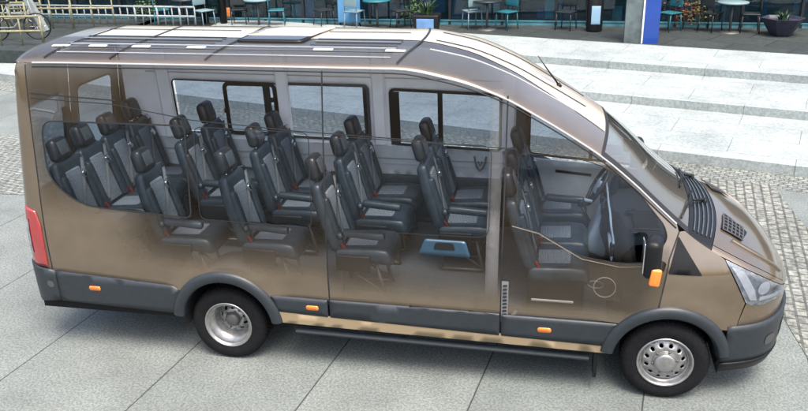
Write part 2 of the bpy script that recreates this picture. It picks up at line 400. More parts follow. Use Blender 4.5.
def make_side(sg, fm):
    fp = side(sg, 0)
    nearside = sg < 0
    gm = MT['ghost'] if nearside else MT['paint']
    gg = (lambda f: f) if nearside else (lambda f: None)
    G = .006
    # rear quarter
    s0, s1 = -5.37+G, -2.78-G
    outer = [(s0, ZB), (WR[0]-math.sqrt(RA**2-(ZB-WR[1])**2), ZB)]
    a = math.degrees(math.asin((ZB-WR[1])/RA)); outer += arc(*WR, RA, 180-a, a)[1:-1]
    outer += [(WR[0]+math.sqrt(RA**2-(ZB-WR[1])**2), ZB), (s1, ZB)]+[(s, z) for s, z in reversed(topE(s0, s1))]
    wz0, wz1 = (1.36, 2.16)
    h1 = rpoly([(-5.26, 1.52), (-5.05, 1.45), (-4.20, 1.40), (-3.98, 1.39), (-3.98, wz1), (-5.26, 2.16)], [.2, .15, 0, .06, .06, .10])
    h1 = rpoly([(-5.27, 1.66), (-4.98, 1.44), (-3.96, 1.38), (-3.96, 2.17), (-5.27, 2.17)], [.18, .2, .06, .06, .12])
    h2 = rpoly([(-3.88, 1.38), (-2.90, 1.355), (-2.90, 2.15), (-3.88, 2.165)], .07)
    patch('rear_quarter_panel', outer, [h1, h2], fm, gm, van, ghost=gg(g_rear), thick=.0)
    s0, s1 = -2.78+G, -1.33-G
    outer = [(s0, ZB), (s1, ZB)]+list(reversed(topE(s0, s1)))
    h3 = rpoly([(-2.68, 1.355), (-1.44, 1.36), (-1.44, 2.09), (-2.68, 2.13)], .09)
    patch('sliding_door' if nearside else 'side_panel', outer, [h3], fm, gm, van, ghost=gg(g_slide))
    # front door
    s0, s1 = -1.33+G, -.09
    zt = ET(-.09)
    A = WF; r = RA
    xz = A[0]-math.sqrt(r*r-(ZB-A[1])**2)
    ao = [p for p in arc(*A, r, 140, 95, 10) if p[1] > ZB]
    outer = [(s0, ZB), (xz, ZB)]+ao+[(-.10, A[1]+r+.02), (-.085, 1.0), (-.05, 1.25), (.02, 1.45)]+list(reversed(topE(s0, .06, 24)))[1:]
    dw = rpoly([(-1.23, 1.46), (-1.05, 1.42), (-.72, 1.25), (-.42, 1.21), (-.18, 1.23), (-.06, 1.40), (-.09, 1.50), (-.31, 1.74), (-.50, 1.88), (-.66, 1.95), (-.82, 1.99), (-1.23, 2.03)], [.05, .1, .1, .1, .08, .05, .06, .1, .1, .1, .1, .05], 4)
    d = patch('front_door', outer, [dw], fm, gm, van, ghost=gg(g_door))
    # fender
    s0, s1 = -.085+G, .46
    ao = [p for p in arc(*A, r, 96, 20, 14) if p[1] > ZB-.04]
    outer = [(-.095, A[1]+r+.02)]+ao+[(.46, .66), (.52, .66), (.57, .885), (.455, 1.10), (.38, 1.25)]+list(reversed(topE(.07, .38, 8)))[1:]+[(.03, 1.45), (-.04, 1.25), (-.075, 1.0)]
    patch('front_fender', outer, [], fm, MT['paint'], van)
    # triangular black corner trim behind the mirror
    patch('corner_trim', rpoly([(-.05, 1.14), (.21, 1.13), (.02, 1.42)], .015), [], fm, MT['black'], van, off=.006, step=.05)
    # nose side below the headlight
    outer = [(.525, .66), (.58, .88), (.95, .93), (1.12, .90), (1.25, .78), (S_END, .76), (S_END, .66)]
    patch('nose_panel', outer, [], fm, MT['paint'], van)
    # headlight
    hl = [(.385, 1.25), (.46, 1.11), (.575, .89), (.62, .865), (.75, .855), (.97, .875), (1.12, .905)]+[(q, ET(q)-.006) for q in (1.12, 1.0, .9, .8, .7, .6, .5, .43)]
    o = patch('headlight', hl, [], fm, MT['lensd'], van, off=.004, step=.035)
    for nm, pl, mt in (('headlight_lens', [(.40, 1.235), (.475, 1.105), (.595, .895), (.76, .875), (.96, .893), (1.08, .91), (.95, .955), (.80, 1.03), (.66, 1.11), (.50, 1.185)], MT['lensc']),
                       ('reflector_strip', [(.43, 1.20), (.50, 1.09), (.60, .915), (.66, .905), (.63, 1.0), (.53, 1.16)], MT['lens']),
                       ('reflector_strip', [(.68, .90), (.98, .91), (.90, .935), (.68, .935)], MT['lens']),
                       ('light_bowl', arc(.71, 1.005, .055, 0, 340, 16), MT['lens']), ('light_bowl', arc(.85, .965, .035, 0, 340, 14), MT['chrome'])):
        patch(nm, rpoly(pl, .012) if 'bowl' not in nm else pl, [], fm, mt, o, off=.018 if nm == 'headlight_lens' else .012, step=.025)
    # cladding
    def clad(nm, ol, off=.031, mt=MT['clad']): return patch(nm, ol, [], fp, mt, van, off=off, thick=.03)
    clad('lower_cladding', rpoly([(-5.32, .50), (-4.20, .46), (-4.14, .70), (-4.2, .735), (-5.32, .80)], [.0, .02, .02, .02, 0]))
    clad('lower_cladding', rpoly([(-3.27, .565), (-2.795, .545), (-2.795, .705), (-3.30, .715)], .01))
    clad('lower_cladding', rpoly([(-2.775, .545), (-1.335, .50), (-1.335, .70), (-2.775, .71)], .01))
    clad('lower_cladding', rpoly([(-1.32, .50), (-.44, .475), (-.40, .69), (-1.32, .695)], .01))
    patch('sill_panel', [(-3.22, .45), (-.47, .405), (-.45, .50), (-3.25, .565)], [], fp, MT['sill'], van, off=.028, step=.08)
    bm = MB()
    bm.grid([[fm(s, .385-.014*(s+3.2), o_)+Vector((0, 0, dz)) for o_, dz in ((-.03, 0), (.035, .0), (.04, -.012), (.03, -.03), (-.03, -.03))] for s in [-3.1+2.5*i/20 for i in range(21)]])
    bm.build('side_step', MT['clad'], van, ang=30)
    # arches
    for (x0, z0), a0, a1 in ((WF, 8, 172), (WR, 6, 174)):
        rows = []
        for i in range(41):
            a = math.radians(a0+(a1-a0)*i/40); row = []
            for rr, of in ((.515, -.02), (.512, .012), (.50, .030), (.47, .042), (.43, .040), (.412, .028), (.408, -.005), (.41, -.06)):
                p = fm(x0+rr*math.cos(a), max(.30, z0+rr*math.sin(a)), of-bulge(x0+rr*math.cos(a), z0+rr*math.sin(a))*.75+.012); row.append(p)
            rows.append(row)
        MB().grid(rows).build('wheel_arch', MT['clad'], van)
        mb = MB(); n = 24
        prof = [(.417, .985), (.42, .50), (.05, .50)]
        rows = [[(x0+rr*math.cos(math.radians(-10+200*i/n)), sg*yy, z0+rr*math.sin(math.radians(-10+200*i/n))) for rr, yy in prof] for i in range(n+1)]
        mb.grid(rows).build('wheel_well', MT['hole'], van)
    # bumpers
    ob = [(.43, .44), (.455, .56), (.45, .69), (.75, .70), (1.0, .72), (1.25, .72), (S_END, .72), (S_END, .34), (1.0, .34), (.55, .34), (.405, .34)]
    b = clad('front_bumper', ob, .03)
    patch('bumper_lip', [(.42, .26), (.42, .345), (S_END, .345), (S_END, .26)], [], fm, MT['black'], van, off=.04, thick=.02)
    patch('fog_light', rpoly([(.80, .47), (.92, .47), (.92, .56), (.80, .56)], .05), [], fm, MT['steeld'], b, off=.034, step=.03)
    patch('bumper_vent', rpoly([(1.05, .42), (S_END, .42), (S_END, .62), (1.05, .60)], [.03, 0, 0, .03]), [], fm, MT['black'], b, off=.034, step=.06)
    b = clad('rear_bumper', [(S_REAR, .44), (-5.55, .46), (-5.335, .50), (-5.335, .80), (-5.5, .82), (-5.6, .84), (S_REAR, .84)], .026)
    patch('parking_sensor', arc(-5.40, .665, .035, 0, 350, 14), [], fm, MT['steeld'], b, off=.03, step=.03)
    # markers
    for s_, z_ in ((-4.96, .655), (-2.93, .625), (-.97, .585)):
        patch('side_marker_lamp', rpoly([(s_-.055, z_-.022), (s_+.055, z_-.022), (s_+.055, z_+.022), (s_-.055, z_+.022)], .02), [], fm, MT['orange'], van, off=.034, step=.03, thick=.012)
    # rear corner and doors
    outer = [(-5.62, .84), (-5.45, .82), (-5.37-G, .80), (-5.37-G, ET(-5.37)), (-5.45, ET(-5.45)), (-5.55, ET(-5.55)), (-5.64, ET(-5.64))]
    patch('rear_corner_panel', outer, [], fm, MT['ghost'] if nearside else MT['paint'], van, ghost=(lambda s, z: .93) if nearside else None)
    o = patch('tail_light', rpoly([(-5.56, 1.40), (-5.44, 1.36), (-5.40, 1.22), (-5.405, .83), (-5.60, .83)], .015), [], fm, MT['redlens'], van, off=.012, thick=.02, step=.04)
    patch('tail_light_lens', rpoly([(-5.555, 1.28), (-5.525, 1.28), (-5.525, .95), (-5.565, .95)], .015), [], fm, MT['lensd'], o, off=.018, step=.03)
    outer = [(-5.645, .84), (-5.645, 2.60), (-5.8, 2.60), (S_REAR+.005, 2.60), (S_REAR+.005, .84)]
    hw = rpoly([(-5.80, 1.42), (-6.42, 1.42), (-6.42, 2.22), (-5.80, 2.22)], .08)
    patch('rear_door', outer, [hw], fm, MT['paint'], van)
    g = patch('rear_window', rpoly([(-5.79, 1.41), (-6.43, 1.41), (-6.43, 2.23), (-5.79, 2.23)], .08), [], fm, MT['farglass'], van, off=-.012, step=.1)
    ribbon('window_seal', hw, fm, .03, MT['seam'], g, off=.004, closed=True)
    # glass
    gl = MT['glass'] if nearside else MT['farglass']
    if nearside:
        for h, nm in ((h1, 'side_window'), (h2, 'side_window'), (h3, 'side_window'), (dw, 'door_window')):
            o = patch(nm, h, [], fm, gl, van, off=-.008, step=.12)
            ribbon('window_seal', h, fm, .012 if h is h1 else .006, MT['seam'], o, off=.003, closed=True)
    return h1, h2, h3, dw
H = make_side(-1, near)
make_side(1, far)
# far side: interior lining with its own window openings, tinted panes, black frames
def lin(s, z, off=0):
    p = far(s, z, -.055+off); return p
fo = [(-5.55, 1.16), (-1.36, 1.16), (-1.36, 2.38), (-1.9, 2.52), (-5.55, 2.55)]
wins = [rpoly([(-2.60, 1.51), (-1.50, 1.48), (-1.50, 2.06), (-2.60, 2.09)], .05),
        rpoly([(-3.68, 1.55), (-2.83, 1.53), (-2.83, 2.12), (-3.68, 2.12)], .05),
        rpoly([(-4.92, 1.56), (-3.77, 1.56), (-3.77, 2.12), (-4.92, 2.14)], .05)]
patch('wall_lining', fo, wins, lin, MT['lining'], van, thick=.012)
for i, h in enumerate(wins):
    o = patch('far_window', h, [], lin, MT['farglass'], van, off=.045, step=.15)
    ribbon('window_surround', h, lin, .03 if i != 2 else .014, MT['black'] if i != 1 else MT['darktrim'], o, off=-.016, closed=True)
    if i == 0:
        ribbon('slider_frame', [(-2.10, 1.50), (-2.10, 2.07)], lin, .05, MT['black'], o, off=-.02)
        ribbon('slider_frame', [(-2.56, 1.50), (-2.56, 2.07)], lin, .10, MT['black'], o, off=-.02)
    if i == 2:
        ribbon('vent_frame', rpoly([(-4.34, 1.57), (-3.80, 1.57), (-3.80, 2.11), (-4.34, 2.11)], .06), lin, .045, MT['black'], o, off=-.024, closed=True)
        mb = MB()
        for s_, z_ in ((-3.84, 1.95), (-4.34, 1.82)): mb.rbox(.06, .03, .05, .012, Matrix.Translation(lin(s_, z_, -.04)))
        mb.build('vent_hinge', MT['black'], o)
# far lining relief lines, ledges
for zz, wd, mt in ((1.36, .012, 'line'), (1.30, .008, 'trim'), (2.22, .01, 'line')):
    ribbon('lining_bead', [(-5.2, zz), (-1.45, zz-.02)], lin, wd, MT[mt], van, off=-.014)
for s_ in (-5.02, -3.72, -2.72, -1.42):
    mb = MB(); mb.grid([[lin(s_+dx, z_, -.012-.022*o_) for dx, o_ in ((-.07, 0), (-.05, 1), (.05, 1), (.07, 0))] for z_ in [1.50+(1.02 if s_ < -2 else .84)*i/14 for i in range(15)]])
    mb.build('pillar_trim', MT['lining'], van, ang=30)
patch('lower_wall_trim', [(-5.55, .70), (-1.36, .70), (-1.36, 1.17), (-5.55, 1.17)], [], lin, MT['darktrim'], van, off=-.01, thick=.01)
patch('wall_trim_band', rpoly([(-5.5, 1.18), (-1.38, 1.17), (-1.38, 1.475), (-5.5, 1.50)], .03), [], lin, MT['trim'], van, off=-.009)
# coat hook on the far wall
mb = MB(); p = lin(-1.70, 1.36, -.03)
mb.tube([p+Vector(q) for q in ((-.06, 0, .05), (-.05, -.02, 0), (-.03, -.03, -.06), (0, -.035, -.09), (.03, -.03, -.06), (.05, -.02, 0), (.06, 0, .05))], .009)
mb.tube([p+Vector(q) for q in ((-.02, -.01, 0), (0, -.03, -.04), (.02, -.01, 0))], .007)
mb.build('coat_hook', MT['steeld'], van)
# far front door interior
mb = MB()
patch('door_lining', rpoly([(-1.27, .72), (-.35, .72), (-.12, 1.35), (-1.27, 1.42)], .06), [], lin, MT['trim'], van, thick=.012)
fdw = rpoly([(-1.22, 1.47), (-.14, 1.40), (-.09, 1.50), (-.50, 1.88), (-.82, 1.99), (-1.22, 2.03)], .05)
fdg = patch('far_door_window', fdw, [], lin, MT['farglass'], van, off=.045, step=.12)
ribbon('window_seal', fdw, lin, .03, MT['seam'], fdg, off=-.004, closed=True)
mb = MB(); mb.grid([[lin(s_, z_, -.02) for s_ in (-1.40, -1.26)] for z_ in (.7, 1.2, 1.6, 2.1, 2.3)]); mb.build('pillar_trim', MT['darktrim'], van)
ribbon('quarter_post', [(-.62, 1.42), (-.62, 1.92)], lin, .035, MT['seam'], fdg, off=-.006)
ribbon('door_grab_handle', [(-.95, 1.30), (-.60, 1.27)], lin, .03, MT['dash'], van, off=-.05)

# roof, windscreen, cowl, hood
SW0, SW1, SC, SH = -.60, .09, .275, .97
toploft('roof', S_REAR, SW0-.006, MT['ghost'], van, ds=.05, ghost=lambda s, u: 1-.52*(1-sstep(-.22, -.12, u))*sstep(-.995, -.93, u)*(1-sstep(-1.6, -1.1, s))*sstep(-5.6, -5.4, s))  # near half see-through, its opacity lowered to let daylight into the cabin
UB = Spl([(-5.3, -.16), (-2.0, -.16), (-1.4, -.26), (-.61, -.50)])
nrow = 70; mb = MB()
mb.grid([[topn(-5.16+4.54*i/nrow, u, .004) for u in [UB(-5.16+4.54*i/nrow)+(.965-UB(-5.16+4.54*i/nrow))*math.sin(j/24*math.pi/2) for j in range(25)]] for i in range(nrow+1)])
mb.build('roof_sky_sheen', MT['cream'], van)  # overlay painting the bright sky reflection onto the far half of the bronze roof
toploft('headliner', -5.45, SW0-.1, MT['lining'], van, u0=-.12, u1=.97, ds=.2, off=-.06)  # left off the near half so daylight enters the cabin
wsg = toploft('windscreen', SW0+.006, SW1, MT['wsglass'], van, u0=-.965, u1=.965, ds=.05, off=-.004)
for sg in (-1, 1): MB().grid([[topn(SW0+(SW1-SW0)*i/16, sg*u, .002) for u in (.93, .965, .999)] for i in range(17)]).build('windscreen_edge', MT['seam'], van)
mb = MB(); mb.grid([[topn(s_, -1+.05*j, .003) for j in range(41)] for s_ in (SW0-.010, SW0+.012)]); mb.build('windscreen_top_seal', MT['seam'], wsg)
toploft('cowl', SW1, SC, MT['black'], van, ds=.02, off=0)
mb = MB()
for q in range(5): ribbon_mb(mb, [(SW1+.04+.03*q, -.92+.01*q), (SW1+.042+.03*q, -.3), (SW1+.042+.03*q, .3), (SW1+.04+.03*q, .92-.01*q)], lambda s, u, off=0: topn(s, u, off), .008, .008, step=.08)
mb.build('cowl_grille', MT['darktrim'], van, smooth=False)
toploft('hood', SC+.004, SH, MT['paint'], van, u0=-.94, u1=.94, ds=.03)
for sg in (-1, 1): MB().grid([[top(SC+.004+(SH-SC)*i/24, sg*u) for u in (.948, .97, .985, 1)] for i in range(25)]).build('hood_side_rail', MT['paint'], van)
toploft('nose', SH+.006, S_END, MT['paint'], van, ds=.03)
patch('front_grille', [(1.14, .905), (1.26, .77), (S_END, .765), (S_END, .895)], [], near, MT['black'], van, off=-.004)
patch('front_grille', [(1.14, .905), (1.26, .77), (S_END, .765), (S_END, .895)], [], far, MT['black'], van, off=-.004)
# hood vents
def tf(s, u, off=0): return topn(s, u, off)
for sg in (-1, 1):
    v = patch('hood_vent', rpoly([(.325, sg*.30), (.31, sg*.66), (.47, sg*.69), (.51, sg*.46)], .015), [], tf, MT['black'], van, off=.010, step=.03)
    mb = MB()
    for k in range(6):
        s_ = .325+k*.03; ribbon_mb(mb, [(s_, sg*(.34+.02*k)), (s_-.003, sg*.655)], tf, .008, .016)
    for k in range(5):
        u_ = .40+.065*k; ribbon_mb(mb, [(.32, sg*u_), (.48, sg*(u_+.01))], tf, .012, .016)
    mb.build('vent_slats', MT['steeld'], v, smooth=False)
    mb = MB(); ribbon_mb(mb, [(.40, sg*.76), (.60, sg*.77), (.78, sg*.78), (.90, sg*.80)], tf, .03, .016, th=.02); mb.build('hood_crease', MT['paint'], van)
# hood badge oval left plain
# wipers
for u0, nm in ((-.62, 1), (.10, 1)):
    mb = MB(); b = topn(.20, u0+.42, .03); m_ = topn(.10, u0+.2, .04); e = topn(.02, u0-.06, .03)
    mb.tube([b, m_], [.014, .009]); mb.tube([topn(.12, u0+.52, .022), topn(.075, u0+.15, .02), topn(.02, u0-.30, .018)], .008)
    mb.lathe([(.0, .03), (.022, .03), (.025, 0)], 'Z', b-Vector((0, 0, .02)), 14)
    mb.build('wiper', MT['black'], van)
# roof details
for s_ in (-5.22, -4.62, -3.78, -2.20):
    mb = MB(); ribbon_mb(mb, [(s_+.10*(1-(u/20-1)**2)-.0, u/20-1) for u in range(1, 40)], tf, .018, .009); mb.build('roof_seam', MT['seam'], van, smooth=False)
for u_, mt, wd in ((.25, 'seam', .012), (.62, 'seam', .010), (-.19, 'seam', .03), (-.30, 'paint', .04), (-.48, 'seam', .008), (-.56, 'line', .018), (-.70, 'seam', .006), (-.83, 'line', .012)):
    if abs(u_) < .5:
        ribbon('roof_bead', [(-5.15, u_), (-3.84, u_)], tf, wd, MT[mt], van, off=.010, step=.1); ribbon('roof_bead', [(-3.0, u_), (-2.26, u_)], tf, wd, MT[mt], van, off=.010, step=.1)
    else: ribbon('roof_bead', [(-5.15, u_), (-2.26, u_)], tf, wd, MT[mt], van, off=.010, step=.1)
for u_ in (.45, -.05):
    mb = MB(); ribbon_mb(mb, [(-2.0, u_), (-1.5, u_), (-1.1, u_), (-.78, u_)], tf, .020, .010); mb.build('roof_bead', MT['seam'], van, smooth=False)
mb = MB(); ribbon_mb(mb, [(-2.0, -.45), (-1.4, -.42), (-.8, -.40)], tf, .035, .004); mb.build('roof_bead', MT['line'], van, smooth=False)
for s_ in (-5.2, -4.85, -4.45, -3.95, -2.85, -2.25):
    mb = MB(); mb.grid([[topn(s_+dx, u_, .010) for u_ in (-.62, -.665)] for dx in (-.08, .08)])
    o = mb.build('roof_clip', MT['white'], van, smooth=False); md = o.modifiers.new('t', 'SOLIDIFY'); md.thickness = .006
    o.modifiers['t'].offset = 0
# roof hatch: tinted glass in a raised frame
hp = rpoly([(-3.70, -.36), (-3.10, -.36), (-3.02, .42), (-3.62, .42)], .06)
o = patch('roof_hatch', hp, [], tf, MT['black'], van, off=.014, thick=.02, step=.08)
patch('hatch_lid', rpoly([(-3.68, -.10), (-3.08, -.10), (-3.0, .50), (-3.60, .50)], .03), [], tf, MT['cream'], o, off=.022, thick=.01, step=.08)
patch('hatch_glass', rpoly([(-3.66, -.32), (-3.13, -.32), (-3.10, -.12), (-3.63, -.12)], .04), [], tf, P('hatch_tint', (.02, .022, .04), .2), o, off=.019, step=.08)
# antenna
mb = MB(); b = topn(-.98, .18, 0); mb.tube([b, b+Vector((-.02, 0, .03))], .02, 10); mb.tube([b+Vector((-.02, 0, .03)), b+Vector((-.12, 0, .16)), b+Vector((-.20, 0, .27))], [.008, .006, .003])
mb.build('antenna', MT['black'], van)
# gutter line along the near roof edge and A pillar
for fm in (near, far):
    mb = MB(); ribbon_mb(mb, [(s, ET(s)-.004) for s in [-5.3+5.3*i/60 for i in range(61)]], fm, .013, .007, th=.010); mb.build('gutter_rail', MT['line'], van)
    mb = MB(); ribbon_mb(mb, [(s, ET(s)-.034) for s in [-5.3+5.3*i/60 for i in range(61)]], fm, .010, .006); mb.build('gutter_seam', MT['seam'], van)
# panel gaps on the near side
for pts in ([(-5.37, .80), (-5.37, 2.64)], [(-2.78, .70), (-2.78, 2.64)], [(-1.33, .46), (-1.33, 2.47)], [(-.105, .84), (-.08, 1.0), (-.045, 1.25), (.025, 1.45)]):
    ribbon('panel_gap_seal', pts, near, .012, MT['seam'], van, off=.001)
ribbon('rail_slot', [(-5.34, 2.36), (-4.6, 2.33), (-3.9, 2.22), (-3.0, 2.16), (-2.0, 2.12), (-1.25, 2.06)], near, .007, MT['seam'], van, off=.003)
ribbon('rail_slot', [(-5.34, 2.40), (-4.55, 2.36)], near, .010, MT['seam'], van, off=.003)
ribbon('ghost_door_line', [(-1.26, 1.46), (-1.05, 1.41), (-.71, 1.23), (-.42, 1.18), (-.17, 1.20)], near, .006, MT['ringm'], van, off=.006)
# near B post with its slotted trim
mb = MB(); mb.grid([[near(s_, z_, -.035) for s_ in (-1.46, -1.36)] for z_ in [.66+1.85*i/14 for i in range(15)]])
o = mb.build('door_post', MT['trim'], van); md = o.modifiers.new('t', 'SOLIDIFY'); md.thickness = .03
at = o.data.attributes.new('ghost', 'FLOAT', 'POINT'); at.data.foreach_set('value', [.38 if v.co.z < 1.5 else .14 for v in o.data.vertices])
o.data.materials[0] = ghostify(P('ghosted_post_trim', (.22, .22, .22), .5, noise=.2, nscale=20))
mb = MB()
mb.grid([[near(s_, z_, .01) for s_ in (-1.325, -1.27)] for z_ in (.62, .8, 1.0)]); 
for k in range(9):
    mb2 = mb
o = mb.build('kick_strip', P('kick_strip_grey', (.16, .16, .155), .5), van); 
mb = MB()
for k in range(10): ribbon_mb(mb, [(-1.315, .66+.033*k), (-1.28, .665+.033*k)], near, .014, .016)
mb.build('strip_slots', MT['seam'], o, smooth=False)
ribbon('kick_strip', [(-1.24, .50), (-1.235, .68), (-1.2, .74)], near, .03, MT['ringm'], van, off=.006)
# speaker ring and handle recess on the near door
for c0, z0, r0 in ((-.52, 1.0, .085),):
    ribbon('speaker_ring', arc(c0, z0, r0, 0, 340, 20), near, .006, MT['ringm'], van, off=.003, closed=True)
# blue grab plate on the sliding door
o = patch('door_grab_plate', rpoly([(-2.00, 1.20), (-1.58, 1.19), (-1.62, 1.325), (-1.95, 1.33)], .02), [], near, MT['bluep'], van, off=.03, thick=.03, step=.04)
patch('grab_recess', rpoly([(-1.88, 1.25), (-1.70, 1.25), (-1.72, 1.31), (-1.86, 1.31)], .02), [], near, MT['hole'], o, off=.034, step=.03)
# floor and underbody
mb = MB(); mb.box(-5.50, -4.25, -.93, .90, .62, .655).box(-4.25, -3.2, -.52, .52, .62, .655).box(-3.2, -.47, -.93, .90, .62, .655).box(-.47, .1, -.5, .5, .62, .655); mb.build('floor', MT['floor'], van, smooth=False)
mb = MB(); mb.box(-5.60, -4.25, -.90, .90, .36, .60); mb.box(-3.2, -.5, -.86, .86, .34, .60); mb.box(-4.25, -3.2, -.45, .45, .34, .60); mb.box(-.5, .9, -.5, .5, .30, .60); mb.build('underbody', MT['hole'], van, smooth=False)
for sg in (-1, 1):
    mb = MB(); mb.grid([[(-3.72+.47*math.cos(math.radians(a)), sg*y, .40+.47*math.sin(math.radians(a))) for y in (.50, .51, .86)] for a in range(28, 153, 6)]); mb.build('wheel_box', MT['darktrim'], van, ang=30)
for sg in (-1, 1): MB().box(-.56, -.53, sg*.78, sg*.96, .14, .44).build('mud_flap', MT['black'], van, smooth=False)
for y_ in (0.0,): MB().box(-5.655, -5.60, -.03, .03, .84, 2.62).build('rear_door_seal', MT['seam'], van, smooth=False)
for fm in (near, far): ribbon('rear_door_seal', [(-5.632, .84), (-5.632, 2.60)], fm, .05, MT['seam'], van, off=-.01)
# wheels
def make_wheel(cx_, sg, dual):
    wheel_rot = 0
    yo = .985 if not dual else .965          # outer tyre face
    w_ = .215; c = lambda h: sg*h
    cen = (cx_, 0, .345)
    mb = MB(); R = .345
    prof = [(.215, yo-.035), (.225, yo-.012), (.255, yo-.002), (.285, yo), (.315, yo-.008), (.333, yo-.022), (R-.002, yo-.04), (R, yo-.06), (R, yo-w_+.06), (R-.01, yo-w_+.03), (.315, yo-w_), (.22, yo-w_+.01)]
    mb.lathe([(r, c(h)) for r, h in prof], 'Y', cen, 72)
    # tread blocks
    n = 60
    for k in range(n):
        a = 2*math.pi*k/n
        for j in range(5):
            y0 = yo-.05-.03*j; a2 = a+(j % 2)*math.pi/n
            V = []
            for da in (-.035, .035):
                for yy in (y0, y0-.024):
                    for rr in (R-.004, R+.006): V.append((cen[0]+rr*math.cos(a2+da), c(yy), cen[2]+rr*math.sin(a2+da)))
            mb.add(V, [(0, 1, 3, 2), (4, 6, 7, 5), (0, 4, 5, 1), (2, 3, 7, 6), (0, 2, 6, 4), (1, 5, 7, 3)])
    # raised lettering-like shoulder ring lugs
    t = mb.build('wheel', MT['rubber'], van, ang=30)
    # rim
    if dual:
        rimp = [(.222, yo-.012), (.218, yo-.006), (.208, yo-.010), (.203, yo-.028), (.190, yo-.036), (.185, yo-.03), (.172, yo-.14), (.150, yo-.165), (.148, yo-.17)]
        disc = lambda r: yo-.15+.0*(r)
        r0, r1, hr, hc, ho = .070, .150, .118, 10, .018
        fz = lambda r: yo-.170+.045*sstep(.15, .09, r)
    else:
        rimp = [(.224, yo-.010), (.220, yo-.003), (.210, yo-.005), (.204, yo-.016), (.196, yo-.030), (.190, yo-.050), (.182, yo-.052)]
        r0, r1, hr, hc = .085, .182, .146, 12
        fz = lambda r: yo-.052+.028*sstep(.182, .125, r)-.004*sstep(.125, .09, r)
    mb = MB(); mb.lathe([(r, c(h)) for r, h in rimp], 'Y', cen, 64)
    rim = mb.build('rim', MT['steel'], t)
    fm = lambda x, z, off=0: Vector((cen[0]+x, c(fz(math.hypot(x, z))+off), cen[2]+z))
    holes = [arc(hr*math.cos(2*math.pi*(k+.5)/hc), hr*math.sin(2*math.pi*(k+.5)/hc), .0165, 0, 330, 11) for k in range(hc)]
    patch('wheel_disc', arc(0, 0, r1, 0, 352, 44), holes+[arc(0, 0, r0-.002, 0, 350, 35)], fm, MT['steel'], t, step=.016, thick=.006)
    mb = MB()
    if dual:
        mb.lathe([(.072, c(yo-.13)), (.066, c(yo-.122)), (.06, c(yo-.10)), (.045, c(yo-.088)), (.0, c(yo-.086))], 'Y', cen, 32)
        hub = mb.build('hub', MT['steeld'], t, ang=40)
    else:
        mb.lathe([(.098, c(yo-.028)), (.095, c(yo-.020)), (.088, c(yo-.018)), (.084, c(yo+.004)), (.078, c(yo+.014)), (.06, c(yo+.018)), (.0, c(yo+.019))], 'Y', cen, 40)
        hub = mb.build('hub_cap', MT['steel'], t, ang=50)
    mb = MB()
    for k in range(6):
        a = 2*math.pi*k/6+.2; rr = .098 if not dual else .083
        mb.lathe([(.010, 0), (.010, c(.014)), (.0, c(.016))], 'Y', (cen[0]+rr*math.cos(a), c(fz(rr)), cen[2]+rr*math.sin(a)), 8)
    mb.build('wheel_nut', MT['steeld'], t)
    mb = MB(); mb.lathe([(.0, c(yo-.19)), (.21, c(yo-.19))], 'Y', cen, 30); mb.lathe([(.19, c(yo-.05)), (.19, c(yo-.19))], 'Y', cen, 30); mb.build('brake_drum', MT['hole'], t)
    if dual:
        mb = MB(); mb.lathe([(r, c(h-.25)) for r, h in prof], 'Y', cen, 48); mb.build('inner_tyre', MT['rubber'], t)
for sg in (-1, 1):
    make_wheel(0, sg, False); make_wheel(-3.75, sg, True)
# mirrors
for sg in (-1, 1):
    mb = MB(); y0 = sg*1.16; 
    if sg < 0:
        mb.rbox(.12, .20, .31, .05, Matrix.Translation((-.20, y0, 1.36))@Matrix.Rotation(.25*sg, 4, 'Z'), fn=lambda v: Vector((v.x*(1+.3*v.z), v.y, v.z)))
    else:
        mb.rbox(.12, .20, .34, .05, Matrix.Translation((-.16, 1.13, 1.42)))
    mb.tube([(-.10, sg*.97, 1.22), (-.12, sg*1.03, 1.20), (-.17, sg*1.09, 1.21)], .03)
    o = mb.build('door_mirror', MT['black'], van)
    mb = MB(); mb.rbox(.01, .15, .24, .004, Matrix.Translation((-.27 if sg < 0 else -.225, sg*1.155 if sg < 0 else 1.13, 1.37 if sg < 0 else 1.43))); mb.build('mirror_glass', MT['chrome'], o)
    mb = MB(); mb.rbox(.08, .04, .14, .018, Matrix.Translation((-.18, sg*1.25, 1.235))@Matrix.Rotation(.1, 4, 'Y')); mb.build('mirror_indicator', MT['orange'], o)

